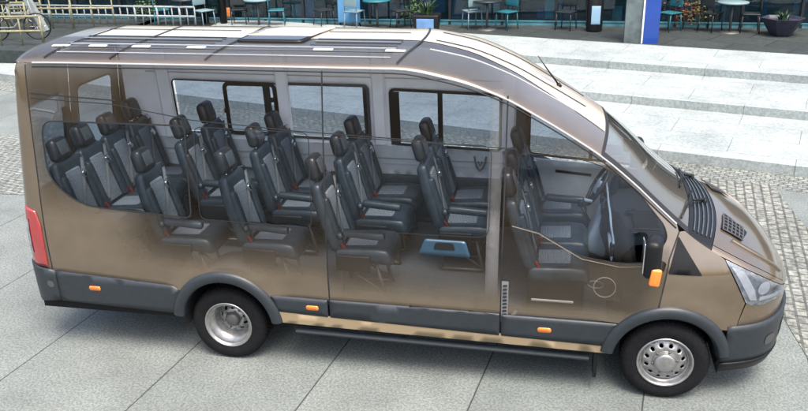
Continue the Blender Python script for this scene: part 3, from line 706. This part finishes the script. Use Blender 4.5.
# ------------------------------------------------------------ seats
def T3(x, y, z): return Matrix.Translation((x, y, z))
TL = math.radians(17)
def backM(u, d, y=0):
    """frame on the tilted backrest: u up along it, d forward of its mid-plane"""
    return T3(-.20, y, .44)@Matrix.Rotation(-TL, 4, 'Y')@T3(d, 0, u)
def make_seat(name, width=.44, arm=0, parent=None, belt=True, mount=True):
    w2 = width
    def bshape(v):
        k = 1-.16*sstep(.05, .34, v.z); v.y *= k; v.x += .10*(v.z/.6)**2*.3
        if v.x > 0: v.x -= .022*math.cos(min(1, abs(v.y)/(w2*.5))*math.pi/2)
        return v
    mb = MB(); mb.rbox(.115, w2, .62, .05, backM(.30, 0), n=3, fn=bshape); seat = mb.build(name, MT['leather'], parent)
    mb = MB(); mb.rbox(.035, w2*.50, .46, .012, backM(.27, .043), n=2, fn=lambda v: Vector((v.x, v.y*(1-.10*sstep(0, .3, v.z)), v.z))); mb.build('backrest_insert', MT['insert'], seat)
    mb = MB()
    for sgn in (-1, 1):
        mb.rbox(.075, .075, .46, .03, backM(.25, .048, sgn*(w2*.5-.055)), n=3)
    mb.build('side_bolster', MT['leather'], seat)
    mb = MB(); mb.rbox(.11, .25, .21, .05, backM(.715, .005), n=3, fn=lambda v: Vector((v.x, v.y*(1-.14*sstep(-.05, .1, v.z)), v.z))); hd = mb.build('headrest', MT['leatherb'], seat)
    mb = MB(); mb.rbox(.008, .13, .12, .003, backM(.72, .060), n=2); mb.build('headrest_face', MT['darktrim'], hd)
    mb = MB()
    for sgn in (-1, 1): mb.tube([backM(.57, 0, sgn*.06)@Vector((0, 0, 0)), backM(.64, 0, sgn*.06)@Vector((0, 0, 0))], .008)
    mb.build('headrest_post', MT['chrome'], seat)
    def cshape(v):
        v.z += .02*(abs(v.y)/(w2*.5))**2-.02*sstep(.1, .25, v.x)*0; 
        if v.x > .12: v.z -= .10*((v.x-.12)/.13)**2*.4
        return v
    mb = MB(); mb.rbox(.50, w2*1.04, .15, .055, T3(.03, 0, .40)@Matrix.Rotation(-.06, 4, 'Y'), n=3, fn=cshape); mb.build('cushion', MT['leather'], seat)
    mb = MB(); mb.rbox(.27, w2*.56, .03, .012, T3(-.01, 0, .469)@Matrix.Rotation(-.06, 4, 'Y'), n=2); mb.build('cushion_insert', MT['inserth'], seat)
    if mount:
        mb = MB()
        for sgn in (-1, 1):
            y = sgn*(w2*.5-.08)
            mb.tube([(-.17, y, .34), (-.19, y, .02)], .016); mb.tube([(.12, y, .34), (.20, y, .02)], .016); mb.tube([(-.19, y, .03), (.20, y, .03)], .014); mb.tube([(-.18, y, .30), (.19, y, .05)], .009)
        mb.build('seat_leg', MT['steeld'], seat)
        mb = MB(); mb.rbox(.30, .03, .15, .015, T3(-.05, -(w2*.5+.02), .36), n=2); mb.build('recliner_cover', MT['black'], seat)
    if arm:
        mb = MB(); mb.rbox(.36, .065, .07, .03, T3(.06, arm*(w2*.5+.035), .64)@Matrix.Rotation(.05, 4, 'Y'), n=3); mb.tube([(-.13, arm*(w2*.5+.03), .63), (-.16, arm*(w2*.5+.02), .60)], .03)
        mb.build('armrest', MT['leather'], seat)
    if belt:
        mb = MB(); rows = []
        for t in [i/14 for i in range(15)]:
            u = .56-.50*t; y = w2*.36-(w2*.78)*t*0-.02*t; d = .062+.012*math.sin(t*math.pi)
            a = backM(u, d, (w2*.40-.30*t)); p = a@Vector((0, -.022, 0)); q = a@Vector((0, .022, 0)); rows.append([p, q, q+Vector((0, 0, .001))])
        mb.grid(rows)
        rows = []
        for t in [i/8 for i in range(9)]:
            a = backM(.60+.0*t, .055-.13*t, w2*.40+.015*t); rows.append([a@Vector((0, -.022, -.01*t)), a@Vector((0, .022, -.01*t))])
        mb2 = MB().grid(rows); mb.add(mb2.V, mb2.F)
        b = mb.build('seat_belt', MT['belt'], seat); md = b.modifiers.new('t', 'SOLIDIFY'); md.thickness = .003
        mb = MB(); mb.rbox(.03, .05, .07, .01, backM(.42, .085, w2*.40-.084)@Matrix.Rotation(.5, 4, 'X'), n=2); mb.build('belt_latch', MT['chrome'], b)
        mb = MB(); mb.rbox(.03, .03, .08, .008, T3(-.14, -(w2*.5-.03), .49)@Matrix.Rotation(-.5, 4, 'Y'), n=2); mb.build('belt_buckle', MT['red'], b)
        mb = MB(); mb.rbox(.09, .07, .06, .02, backM(.60, -.03, w2*.30), n=2); mb.build('belt_guide', MT['black'], b)
    return seat
FZ = .655
seatA = make_seat('passenger_seat', .44, -1, van); seatA.location = (-1.75, -.06, FZ)
seatB = make_seat('passenger_seat', .44, 0, van); seatB.location = (-1.75, .55, FZ)
for x, yn, yf, dz in ((-2.53, .0, .56, 0), (-3.36, .06, .59, .02), (-4.11, .14, .66, .06)):
    c = copy_tree(seatA, van); c.location = (x, yn, FZ+dz)
    c = copy_tree(seatB, van); c.location = (x, yf, FZ+dz)
for y in (.66, .22, -.22, -.66):
    c = copy_tree(seatB, van); c.location = (-4.94, y, FZ+.06)
for x in (-2.53, -3.37, -4.14):
    c = copy_tree(seatA, van); c.location = (x, -.66, FZ)
rs = random.Random(5)
for st in [o for o in van.children if o.name.startswith('passenger_seat')]:
    st.rotation_euler = (rs.uniform(-.008, .008), rs.uniform(-.022, .022), rs.uniform(-.03, .03))
    for ch in st.children:
        if ch.name.startswith('headrest') and 'post' not in ch.name: dz = rs.uniform(-.018, .012); ch.location = (-dz*.29, 0, dz)
        if ch.name.startswith('armrest'): ch.location.z = rs.uniform(-.012, .012)
# cab seats: driver seat and double bench
cabz = FZ-.06
dr = make_seat('driver_seat', .48, -1, van, mount=False); dr.location = (-.91, .56, cabz)
for y in (-.12, -.64):
    b = make_seat('cab_bench_seat', .47, 0, van, mount=False); b.location = (-.91, y, cabz)
mb = MB(); mb.rbox(.46, .98, .34, .02, T3(-.90, -.38, .84), n=2); bx = mb.build('bench_box', MT['black'], van)
mb = MB(); mb.rbox(.34, .01, .02, .004, T3(-.92, -.875, .78), n=2); mb.build('box_handle', MT['line'], bx)
mb = MB(); mb.rbox(.44, .44, .34, .02, T3(-.90, .56, .84), n=2); mb.build('seat_box', MT['darktrim'], van)
# dashboard, console, steering wheel
mb = MB()
prof = [(-.36, .72), (-.38, .95), (-.44, 1.10), (-.42, 1.24), (-.34, 1.33), (-.15, 1.36), (.05, 1.34), (.12, 1.25), (.12, .7)]
rows = []
for i in range(31):
    y = -.90+1.80*i/30; k = .05*math.cos(y*2.2)+(.05 if abs(y) < .22 else 0)
    rows.append([(x-k*(1 if x < -.2 else 0), y, z) for x, z in prof])
mb.grid(rows); dsh = mb.build('dashboard', MT['dash'], van, ang=40)
mb = MB(); mb.rbox(.22, .26, .44, .04, T3(-.50, .12, 1.02)@Matrix.Rotation(.35, 4, 'Y'), n=3); mb.build('centre_console', MT['dashl'], dsh)
mb = MB(); mb.tube([(-.62, .10, 1.10), (-.70, .10, 1.24)], [.014, .01]); mb.rbox(.05, .05, .07, .022, T3(-.71, .10, 1.27), n=3); mb.build('gear_lever', MT['black'], dsh)
mb = MB()
for y, z in ((-.75, 1.22), (-.30, 1.25), (.0, 1.27), (.24, 1.27), (.80, 1.22)):
    mb.rbox(.03, .13, .08, .012, T3(-.47-.05*(abs(y) < .25), y, z), n=2)
mb.build('air_vent', MT['black'], dsh)
mb = MB(); mb.tube([(-.47, .86-1.72*i/20, 1.315+.01*math.cos(i)) for i in range(21)], .010); mb.build('dash_trim_line', MT['dashl'], dsh)
mb = MB(); mb.rbox(.02, .20, .13, .01, T3(-.52, .12, 1.20), n=2); mb.build('centre_screen', MT['black'], dsh)
for y_ in (-.70, -.28): MB().lathe([(.045, .004), (.05, 0), (.045, -.004), (.02, -.006), (0, -.006)], 'Z', (-.30, y_, 1.372), 20).build('dash_cup_holder', MT['black'], dsh)
mb = MB(); mb.rbox(.02, .24, .05, .008, T3(-.46, -.55, 1.10), n=2); mb.rbox(.03, .40, .02, .008, T3(-.47, -.50, 1.17), n=2); mb.build('glovebox_trim', MT['dashl'], dsh)
mb = MB(); mb.rbox(.20, .40, .02, .01, T3(-.2, -.45, 1.365), n=2); mb.build('dash_tray', MT['black'], dsh)
mb = MB(); mb.rbox(.16, .36, .10, .04, T3(-.30, .53, 1.37), n=3); mb.build('instrument_hood', MT['black'], dsh)
swM = T3(-.55, .53, 1.29)@Matrix.Rotation(math.radians(-62), 4, 'Y')
mb = MB(); mb.tube([swM@Vector((.20*math.cos(2*math.pi*k/36), .20*math.sin(2*math.pi*k/36), 0)) for k in range(36)], .017, 10, closed=True)
for a in (0, 100, 180, 260): mb.tube([swM@Vector((.05*math.cos(math.radians(a+90)), .05*math.sin(math.radians(a+90)), -.01)), swM@Vector((.195*math.cos(math.radians(a+90)), .195*math.sin(math.radians(a+90)), 0))], [.02, .012])
stw = mb.build('steering_wheel', MT['dash'], van)
mb = MB(); mb.rbox(.14, .16, .05, .024, swM@T3(0, 0, -.01), n=3); mb.build('wheel_boss', MT['dashl'], stw)
mb = MB(); mb.tube([swM@Vector((0, 0, -.02)), (-.35, .53, 1.12)], .04); mb.build('steering_column', MT['black'], stw)
mb = MB(); mb.tube([(-.55+.07*math.cos(a/6*math.pi), -.30+.07*math.sin(a/6*math.pi), .665) for a in range(12)], .008, closed=True); mb.build('cup_ring', MT['line'], van)
mb = MB(); mb.tube([(-.9, .30, 1.22), (-.72, .30, 1.235), (-.60, .29, 1.22)], [.022, .02, .016]); mb.build('handbrake_lever', MT['dashl'], van)
mb = MB(); mb.rbox(.06, .22, .07, .02, T3(-.36, .02, 1.86), n=2); mb.build('interior_mirror', MT['black'], van)

# ============================================================ THE PLACE
def slab_mat(name, c1, c2, joint, rotz, bw, bh, grain=.35, mortar=.006, jitter=.5, gsc=120):
    m, N, L = newmat(name); b = N['Principled BSDF']; b.inputs['Roughness'].default_value = .8
    tc = N.new('ShaderNodeTexCoord'); mp = N.new('ShaderNodeMapping'); mp.inputs['Rotation'].default_value = (0, 0, rotz)
    L.new(tc.outputs['Object'], mp.inputs[0])
    br = N.new('ShaderNodeTexBrick'); br.inputs['Scale'].default_value = 1; br.inputs['Brick Width'].default_value = bw; br.inputs['Row Height'].default_value = bh
    br.inputs['Mortar Size'].default_value = mortar; br.inputs['Mortar Smooth'].default_value = .1; br.offset = jitter
    br.inputs['Color1'].default_value = (*c1, 1); br.inputs['Color2'].default_value = (*c2, 1); br.inputs['Mortar'].default_value = (*joint, 1)
    L.new(mp.outputs[0], br.inputs['Vector'])
    n = N.new('ShaderNodeTexNoise'); n.inputs['Scale'].default_value = gsc; n.inputs['Detail'].default_value = 3; n.inputs['Roughness'].default_value = .7; n.inputs['Distortion'].default_value = 0; L.new(tc.outputs['Object'], n.inputs['Vector'])
    n2 = N.new('ShaderNodeTexNoise'); n2.inputs['Scale'].default_value = 1.3; n2.inputs['Detail'].default_value = 8; n2.inputs['Roughness'].default_value = .65; L.new(tc.outputs['Object'], n2.inputs['Vector'])
    r1 = N.new('ShaderNodeMapRange'); r1.inputs[1].default_value = .40; r1.inputs[2].default_value = .60; r1.inputs[3].default_value = 1-grain; r1.inputs[4].default_value = 1+grain; L.new(n.outputs[0], r1.inputs[0])
    r3 = N.new('ShaderNodeMapRange'); r3.inputs[1].default_value = .3; r3.inputs[2].default_value = .7; r3.inputs[3].default_value = .78; r3.inputs[4].default_value = 1.2; L.new(n2.outputs[0], r3.inputs[0])
    ml = N.new('ShaderNodeMath'); ml.operation = 'MULTIPLY'; L.new(r1.outputs[0], ml.inputs[0]); L.new(r3.outputs[0], ml.inputs[1])
    vm = N.new('ShaderNodeVectorMath'); vm.operation = 'SCALE'; L.new(br.outputs['Color'], vm.inputs[0]); L.new(ml.outputs[0], vm.inputs['Scale'])
    L.new(vm.outputs[0], b.inputs['Base Color'])
    bp = N.new('ShaderNodeBump'); bp.inputs['Strength'].default_value = .35; bp.inputs['Distance'].default_value = .01; L.new(n.outputs[0], bp.inputs['Height']); L.new(bp.outputs[0], b.inputs['Normal'])
    return m
plaza_m = slab_mat('granite_plaza', (.120, .138, .132), (.138, .154, .146), (.03, .035, .035), math.radians(98), 9.0, 1.34, .30, .007, .35, 48)
step_m = slab_mat('pale_step_stone', (.232, .264, .262), (.25, .28, .275), (.11, .125, .125), math.radians(16), 1.9, .8, .16, .006, .5, 22)
cob_m = slab_mat('cobbles', (.175, .19, .17), (.135, .148, .135), (.065, .07, .065), math.radians(16), .12, .085, .4, .010, .5, 14)
cob2_m = slab_mat('cobbles_across', (.185, .19, .165), (.135, .145, .13), (.065, .068, .062), math.radians(98), .15, .11, .4, .014, .5, 14)
pave_m = slab_mat('shaded_dark_pavement', (.014, .021, .021), (.023, .031, .030), (.003, .004, .004), math.radians(30), 1.3, .9, .3, .02, .5, 12)  # building shade painted into the paving tone, which the apron shares
mb = MB(); mb.box(-90, 90, -40, 90, -.3, 0); g = mb.build('ground', plaza_m, None, smooth=False); tag(g, 'pale granite slab plaza under the minibus', None, kind='structure')
sa = math.radians(-15.5); D = Vector((math.cos(sa), math.sin(sa), 0)); Nn = Vector((-math.sin(sa), math.cos(sa), 0))
def stepbox(name, n0, n1, z0, z1, mat, t0=-40, t1=40):
    V = []
    for t in (t0, t1):
        for n in (n0, n1):
            for z in (z0, z1): V.append(D*t+Nn*n+Vector((0, 0, z)))
    me = MB().add(V, [(0, 1, 3, 2), (4, 6, 7, 5), (0, 4, 5, 1), (2, 3, 7, 6), (0, 2, 6, 4), (1, 5, 7, 3)])
    o = me.build(name, mat, None, smooth=False); return o
tag(stepbox('terrace_step', 5.30, 7.85, 0, .15, step_m), kind='structure')
tag(stepbox('terrace_step', 7.85, 9.97, .0, .30, step_m), kind='structure')
tag(stepbox('terrace_step', 9.97, 12.08, .0, .45, step_m), kind='structure')
tag(stepbox('cobble_strip', 4.62, 5.295, 0, .004, cob_m), kind='structure')
mb = MB(); mb.add([(1.50, -3, .006), (2.35, -3, .006), (2.0, 4.4, .006), (1.05, 4.6, .006)], [(0, 1, 2, 3)]); tag(mb.build('cobble_path', cob2_m, smooth=False), kind='structure')
mb = MB(); mb.add([(-14, 2.4, .006), (-8.0, 2.6, .006), (-8.6, 5.2, .006), (-14, 5.4, .006)], [(0, 1, 2, 3)]); tag(mb.build('cobble_path', cob_m, smooth=False), kind='structure')
tag(stepbox('pavement', 12.16, 60, 0, .40, pave_m), kind='structure')
tag(stepbox('drain_channel', 12.08, 12.16, 0, .30, MT['hole']), kind='structure')
mb = MB(); mb.box(-40, -12.3, 10.3, 30, .0, .455); mb.box(-12.6, -10.4, 14.0, 30, 0, .455)
tag(mb.build('paved_apron', pave_m, smooth=False), kind='structure')
# ---------------- shop front
FY = 15.1
fac = empty('glass_building', (-6, FY, .40)); tag(fac, 'dark glazed shop front with teal panels along the back of the plaza', 'building')
def local(mbx, name, mat, root, par=None, **k):
    mbx.V = [tuple(Vector(v)-root.location) for v in mbx.V]; return mbx.build(name, mat, par or root, **k)
fg = glassmat('shop_glass', (.75, .88, .92), 1.0, (.02, .05, .07), .12)
frame_m = P('frame_metal', (.02, .025, .03), .4, .3)
cols = [(.02, .12, .18), (.03, .18, .24), (.01, .05, .12), (.06, .22, .30), (.16, .30, .36), (.01, .015, .03), (.015, .08, .06), (.02, .06, .18)]
cm = [P('panel_tone', c, .4, noise=.35, nscale=4) for c in cols]
x = -18; k = 0
while x < 7:
    wd = random.choice((.8, 1.1, 1.4))
    local(MB().box(x, x+.07, FY-.06, FY+.06, .40, 2.6), 'mullion', frame_m, fac, smooth=False)
    o = local(MB().box(x+.07, x+wd, FY-.01, FY+.01, .52, 2.58), 'window', fg, fac, smooth=False)
    x0 = x+.08; j = 0
    while x0 < x+wd-.12:
        ww = random.uniform(.10, .42); z0 = .41+random.choice((0, .0, .0, .15, .3)); x1 = min(x0+ww, x+wd-.02)
        if random.random() < .8 and k < 30: local(MB().box(x0, x1, FY+.06+.05*(j % 3), FY+.09+.05*(j % 3), z0, z0+random.uniform(.12, .8)), 'display_panel', random.choice(cm), fac, smooth=False)
        x0 = x1+random.uniform(0, .08); j += 1
    x += wd; k += 1
local(MB().box(-32, 20, FY-.05, FY+.08, .40, .52).box(-32, 20, FY-.07, FY-.05, .50, .53), 'base_rail', P('rail_teal', (.06, .18, .22), .4, noise=.4, nscale=3), fac, smooth=False)
local(MB().box(-32, 20, FY+3, FY+3.2, .40, 2.7), 'back_wall', P('shop_wall', (.03, .045, .05), .6, noise=.6, nscale=2), fac, smooth=False)
local(MB().box(-32, 20, FY-.3, FY+3.2, 2.6, 3.1), 'fascia', P('fascia', (.12, .14, .15), .5, noise=.3, nscale=1), fac, smooth=False)
# cafe furniture along the shop front
def to(mbx, root_loc): return mbx
chair_m = [P('cyan_chair_metal', (.015, .11, .14), .4), P('black_chair_metal', (.015, .02, .022), .4), P('pale_chair', (.14, .21, .23), .5)]
def cafe_chair(x, y, z, rz, m, label):
    r = empty('cafe_chair', (x, y, z), rz); tag(r, label, 'chair', 'cafe chairs along the shop front')
    MB().rbox(.42, .42, .03, .012, T3(0, 0, .45), n=2).build('seat', m, r)
    MB().rbox(.03, .40, .28, .012, T3(-.20, 0, .72), n=2).build('backrest', m, r)
    for a in (-1, 1):
        for b in (-1, 1): MB().tube([(a*.18, b*.18, .44), (a*.22, b*.2, 0)], .014, 6).build('leg', m, r)
    MB().tube([(-.19, -.18, .44), (-.21, -.18, .84), (-.21, .18, .84), (-.19, .18, .44)], .012, 6).build('back_frame', m, r)
    return r
def cafe_table(x, y, z, m, label):
    r = empty('cafe_table', (x, y, z)); tag(r, label, 'table', 'cafe tables along the shop front')
    MB().lathe([(0, .74), (.36, .74), (.37, .72), (.36, .70), (0, .70)], 'Z', n=24).build('tabletop', m, r)
    MB().tube([(0, 0, .70), (0, 0, .02)], .03).build('pedestal', MT['steeld'], r)
    MB().lathe([(0, .03), (.24, .02), (.25, 0)], 'Z', n=20).build('base', MT['steeld'], r)
names = ['cyan', 'black', 'pale']
spots = [(-11.9, 14.3, 0), (-10.6, 14.2, 2), (-9.7, 14.5, 1), (-8.6, 14.4, 0), (-7.3, 14.5, 1), (-6.4, 14.3, 2), (-5.2, 14.5, 1), (-3.3, 14.5, 2), (-2.4, 14.4, 0), (-.9, 14.5, 1), (1.62, 14.45, 0), (2.6, 14.5, 1), (3.5, 14.4, 1)]
order = ['first', 'second', 'third', 'fourth', 'fifth', 'sixth', 'seventh', 'eighth', 'ninth', 'tenth', 'eleventh', 'twelfth', 'thirteenth']
for i, (x, y, mi) in enumerate(spots):
    cafe_chair(x, y, .40, random.uniform(0, 6.28), chair_m[mi], f'{names[mi]} metal cafe chair by the shop front, {order[i]} from the left')
for i, x in enumerate((-11.2, -9.1, -5.8, -2.9, 3.05)):
    cafe_table(x, 14.35, .40, chair_m[(i+1) % 3], f'small round cafe table among the chairs, {order[i]} from the left')
# blue pillar with pale panel
r = empty('blue_pillar', (.80, 12.85, .40)); tag(r, 'bright blue square pillar with a pale grey panel on its left', 'pillar')
MB().box(.06, .40, -.18, .18, 0, 3.6).build('pillar_shaft', P('blue_enamel', (.012, .05, .26), .35, coat=.3, noise=.1, nscale=3), r, smooth=False)
MB().box(-.36, .02, -.12, .10, .0, 3.4).build('panel', P('pale_panel', (.09, .115, .12), .5, noise=.3, nscale=5), r, smooth=False)
MB().box(.021, .058, -.17, .12, .0, 3.4).build('panel_edge', MT['white'], r, smooth=False)
# litter bin
r = empty('litter_bin', (-.20, 14.3, .40)); tag(r, 'slim black litter bin with a pale blue front near the pillar', 'bin')
MB().lathe([(.0, .95), (.16, .95), (.20, .88), (.20, .03), (.17, 0), (0, 0)], 'Z', n=24).build('bin_body', MT['black'], r, ang=40)
MB().rbox(.22, .02, .45, .01, T3(.02, -.20, .42), n=2).build('bin_label', P('pale_blue', (.30, .48, .62), .4), r)
# kiosk planter
r = empty('planter_box', (-4.35, 13.6, .40)); tag(r, 'dark square planter with a blue face and spiky plant behind the roof', 'planter')
MB().rbox(.62, .5, .48, .04, T3(0, 0, .26), n=2, fn=lambda v: Vector((v.x*(1+.5*v.z), v.y*(1+.5*v.z), v.z))).build('planter_pot', MT['black'], r)
MB().rbox(.44, .02, .30, .02, T3(0, -.27, .26), n=2).build('face_panel', P('dusk_blue', (.10, .20, .36), .3, noise=.2, nscale=4), r)
leaf_m = [P('leaf_dark', (.02, .05, .02), .6, noise=.4, nscale=9), P('leaf_green', (.05, .10, .03), .6, noise=.4, nscale=9), P('leaf_rust', (.12, .03, .012), .6, noise=.4, nscale=9), P('leaf_yellow', (.12, .12, .03), .6, noise=.4, nscale=9)]
def tuft(n, h, rad, seed):
    rd = random.Random(seed); mb = MB()
    for i in range(n):
        a = rd.uniform(0, 6.28); r0 = rd.uniform(0, rad*.5); L_ = h*rd.uniform(.5, 1); sp = rd.uniform(.1, .9)*rad; wv = rd.uniform(.012, .03)
        b = Vector((r0*math.cos(a), r0*math.sin(a), 0)); d = Vector((math.cos(a), math.sin(a), 0)); nrm = Vector((-math.sin(a), math.cos(a), 0))
        rows = []
        for k in range(5):
            t = k/4; c = b+d*sp*t*t+Vector((0, 0, L_*(t-.25*t*t))); ww = wv*(1-t)**.6+.002; rows.append([c-nrm*ww, c+nrm*ww])
        mb.grid(rows)
    return mb
o = tuft(60, .5, .35, 3).build('foliage', leaf_m[0], r); o.location = (0, 0, .48)
# bowl planter
r = empty('bowl_planter', (4.15, 14.0, .40)); tag(r, 'wide dark tapered bowl planter at the right of the shop front', 'planter')
MB().lathe([(0, .02), (.22, 0), (.26, .04), (.48, .38), (.50, .42), (.46, .42), (.42, .36), (0, .34)], 'Z', n=6).build('bowl', P('slate_bowl', (.03, .033, .05), .45, noise=.3, nscale=6), r, smooth=False)
o = tuft(40, .3, .3, 9).build('foliage', leaf_m[0], r); o.location = (0, 0, .36)
# shrubs
def shrub(x, y, mi, h, label, seed):
    r = empty('shrub', (x, y, .40)); tag(r, label, 'shrub', 'shrubs before the shop front')
    MB().tube([(0, 0, 0), (.02, 0, h*.6)], [.02, .01]).build('stem', P('bark', (.06, .045, .03), .8), r)
    rd = random.Random(seed); mb = MB()
    for i in range(260):
        p = Vector((rd.gauss(0, h*.22), rd.gauss(0, h*.2), h*.15+abs(rd.gauss(h*.4, h*.25)))); q = Matrix.Rotation(rd.uniform(0, 6.28), 3, 'Z')@Matrix.Rotation(rd.uniform(-1.2, 1.2), 3, 'X'); s = rd.uniform(.02, .05)
        mb.add([p+q@Vector(v) for v in ((-s, 0, 0), (0, -s*.6, 0), (s, 0, 0), (0, s*.6, 0))], [(0, 1, 2, 3)])
    mb.build('foliage', leaf_m[mi], r, smooth=False)
shrub(2.0, 14.75, 2, .9, 'rust red shrub beside the cyan chair right of the pillar', 1); shrub(2.35, 14.7, 3, 1.0, 'yellow shrub next to the rust red one', 2)
shrub(-14.2, 15.6, 1, 1.0, 'green shrub behind the white railing at the left', 3); shrub(-17.4, 14.6, 3, 1.1, 'yellow green shrub among the ochre railings', 4); shrub(-12.6, 14.7, 1, .8, 'green shrub at the left end of the cafe chairs', 5); shrub(-4.9, 14.8, 1, .7, 'small green shrub behind the dark planter', 6)
# railings at the left
def railing(name, pts, h, m, label, cat='railing', n=14, rails=(1.0, .5)):
    a, b = Vector(pts[0]), Vector(pts[1]); r = empty(name, a); tag(r, label, cat)
    d = b-a
    for f in rails: MB().tube([Vector((0, 0, h*f)), d+Vector((0, 0, h*f))], .028).build('rail', m, r)
    for i in range(n+1):
        p = d*i/n; MB().tube([p, p+Vector((0, 0, h))], .018 if i % 3 else .03, 6).build('post', m, r)
wm = P('white_rail_paint', (.22, .25, .25), .4, noise=.15, nscale=10); om = P('ochre_rail_paint', (.20, .19, .11), .5, noise=.3, nscale=10)
railing('white_railing', [(-16.6, 14.2, .455), (-10.8, 14.05, .455)], .50, wm, 'low white metal railing behind the rear of the roof', n=26)
railing('ochre_railing', [(-21.5, 13.2, .455), (-15.8, 14.6, .455)], .75, om, 'ochre painted railing at the far left, upper run', n=9, rails=(1, .66, .33))
railing('ochre_railing', [(-19.5, 11.0, .455), (-14.9, 12.6, .455)], .8, om, 'ochre painted railing at the far left, lower run', n=9, rails=(1, .5))
r = empty('leaning_beam', (-14.6, 12.9, .455)); tag(r, 'pale slanted metal beam rising beside the ochre railings', 'beam')
MB().box(-.09, .09, -.06, .06, 0, 2.6).build('beam', wm, r, smooth=False); r.rotation_euler = (0, -.42, 0)
r = empty('dark_post', (-10.75, 14.55, .40)); tag(r, 'left of two dark posts before the teal shop windows', 'post', 'dark posts'); MB().tube([(0, 0, 0), (.03, 0, 3)], .10, 10).build('post', MT['black'], r)
r = empty('dark_post', (-10.2, 14.55, .40)); tag(r, 'right of two dark posts, beside an orange patch', 'post', 'dark posts'); MB().tube([(0, 0, 0), (-.03, 0, 3)], .10, 10).build('post', MT['black'], r); MB().rbox(.10, .02, .25, .01, T3(.16, 0, .35), n=2).build('orange_plate', P('dull_orange', (.45, .14, .04), .5), r)
r = empty('blue_board', (-6.6, 14.5, .40)); tag(r, 'rounded light blue standing board among the cafe chairs', 'board')
MB().rbox(.62, .04, .95, .08, T3(0, 0, .58), n=3).build('board_face', P('light_blue_board', (.07, .20, .36), .4, noise=.15, nscale=3), r); MB().tube([(-.25, 0, .15), (-.28, .1, 0)], .02).tube([(.25, 0, .15), (.28, .1, 0)], .02).build('board_leg', frame_m, r)
railing('ochre_railing', [(-16.5, 10.5, .455), (-13.4, 11.0, .455)], .7, om, 'short ochre railing closest to the rear of the roof', n=6, rails=(1, .5))
railing('ochre_railing', [(-15.8, 13.2, .455), (-12.9, 13.5, .455)], .9, om, 'ochre railing behind the slanted beam, under the white railing', n=5, rails=(1, .6))
# bicycles parked at the left
def bike(x, y, z, rz, label):
    r = empty('bicycle', (x, y, z), rz); tag(r, label, 'bicycle', 'bicycles by the railings')
    for cx_ in (-.5, .5):
        t = MB().tube([(cx_+.32*math.cos(2*math.pi*k/24), 0, .33+.32*math.sin(2*math.pi*k/24)) for k in range(24)], .018, 6, closed=True).build('wheel', MT['black'], r)
        mb = MB()
        for k in range(8): mb.tube([(cx_, 0, .33), (cx_+.31*math.cos(math.pi*k/4), 0, .33+.31*math.sin(math.pi*k/4))], .003, 4)
        mb.build('spokes', MT['chrome'], t)
    MB().tube([(-.5, 0, .33), (-.15, 0, .85), (.38, 0, .85), (-.05, 0, .33), (-.5, 0, .33)], .018, 6).tube([(-.05, 0, .33), (-.17, 0, .92)], .016, 6).tube([(.5, 0, .33), (.36, 0, 1.0)], .016, 6).build('frame', wm, r)
    MB().rbox(.24, .12, .06, .025, T3(-.18, 0, .95), n=2).build('saddle', MT['black'], r)
    MB().tube([(.30, -.25, 1.02), (.36, 0, 1.02), (.30, .25, 1.02)], .014, 6).build('handlebar', MT['black'], r)
bike(-14.5, 11.6, 0.455, .35, 'white framed bicycle nearest the slanted beam'); bike(-15.9, 11.5, 0.455, .6, 'white framed bicycle further left among the ochre railings')
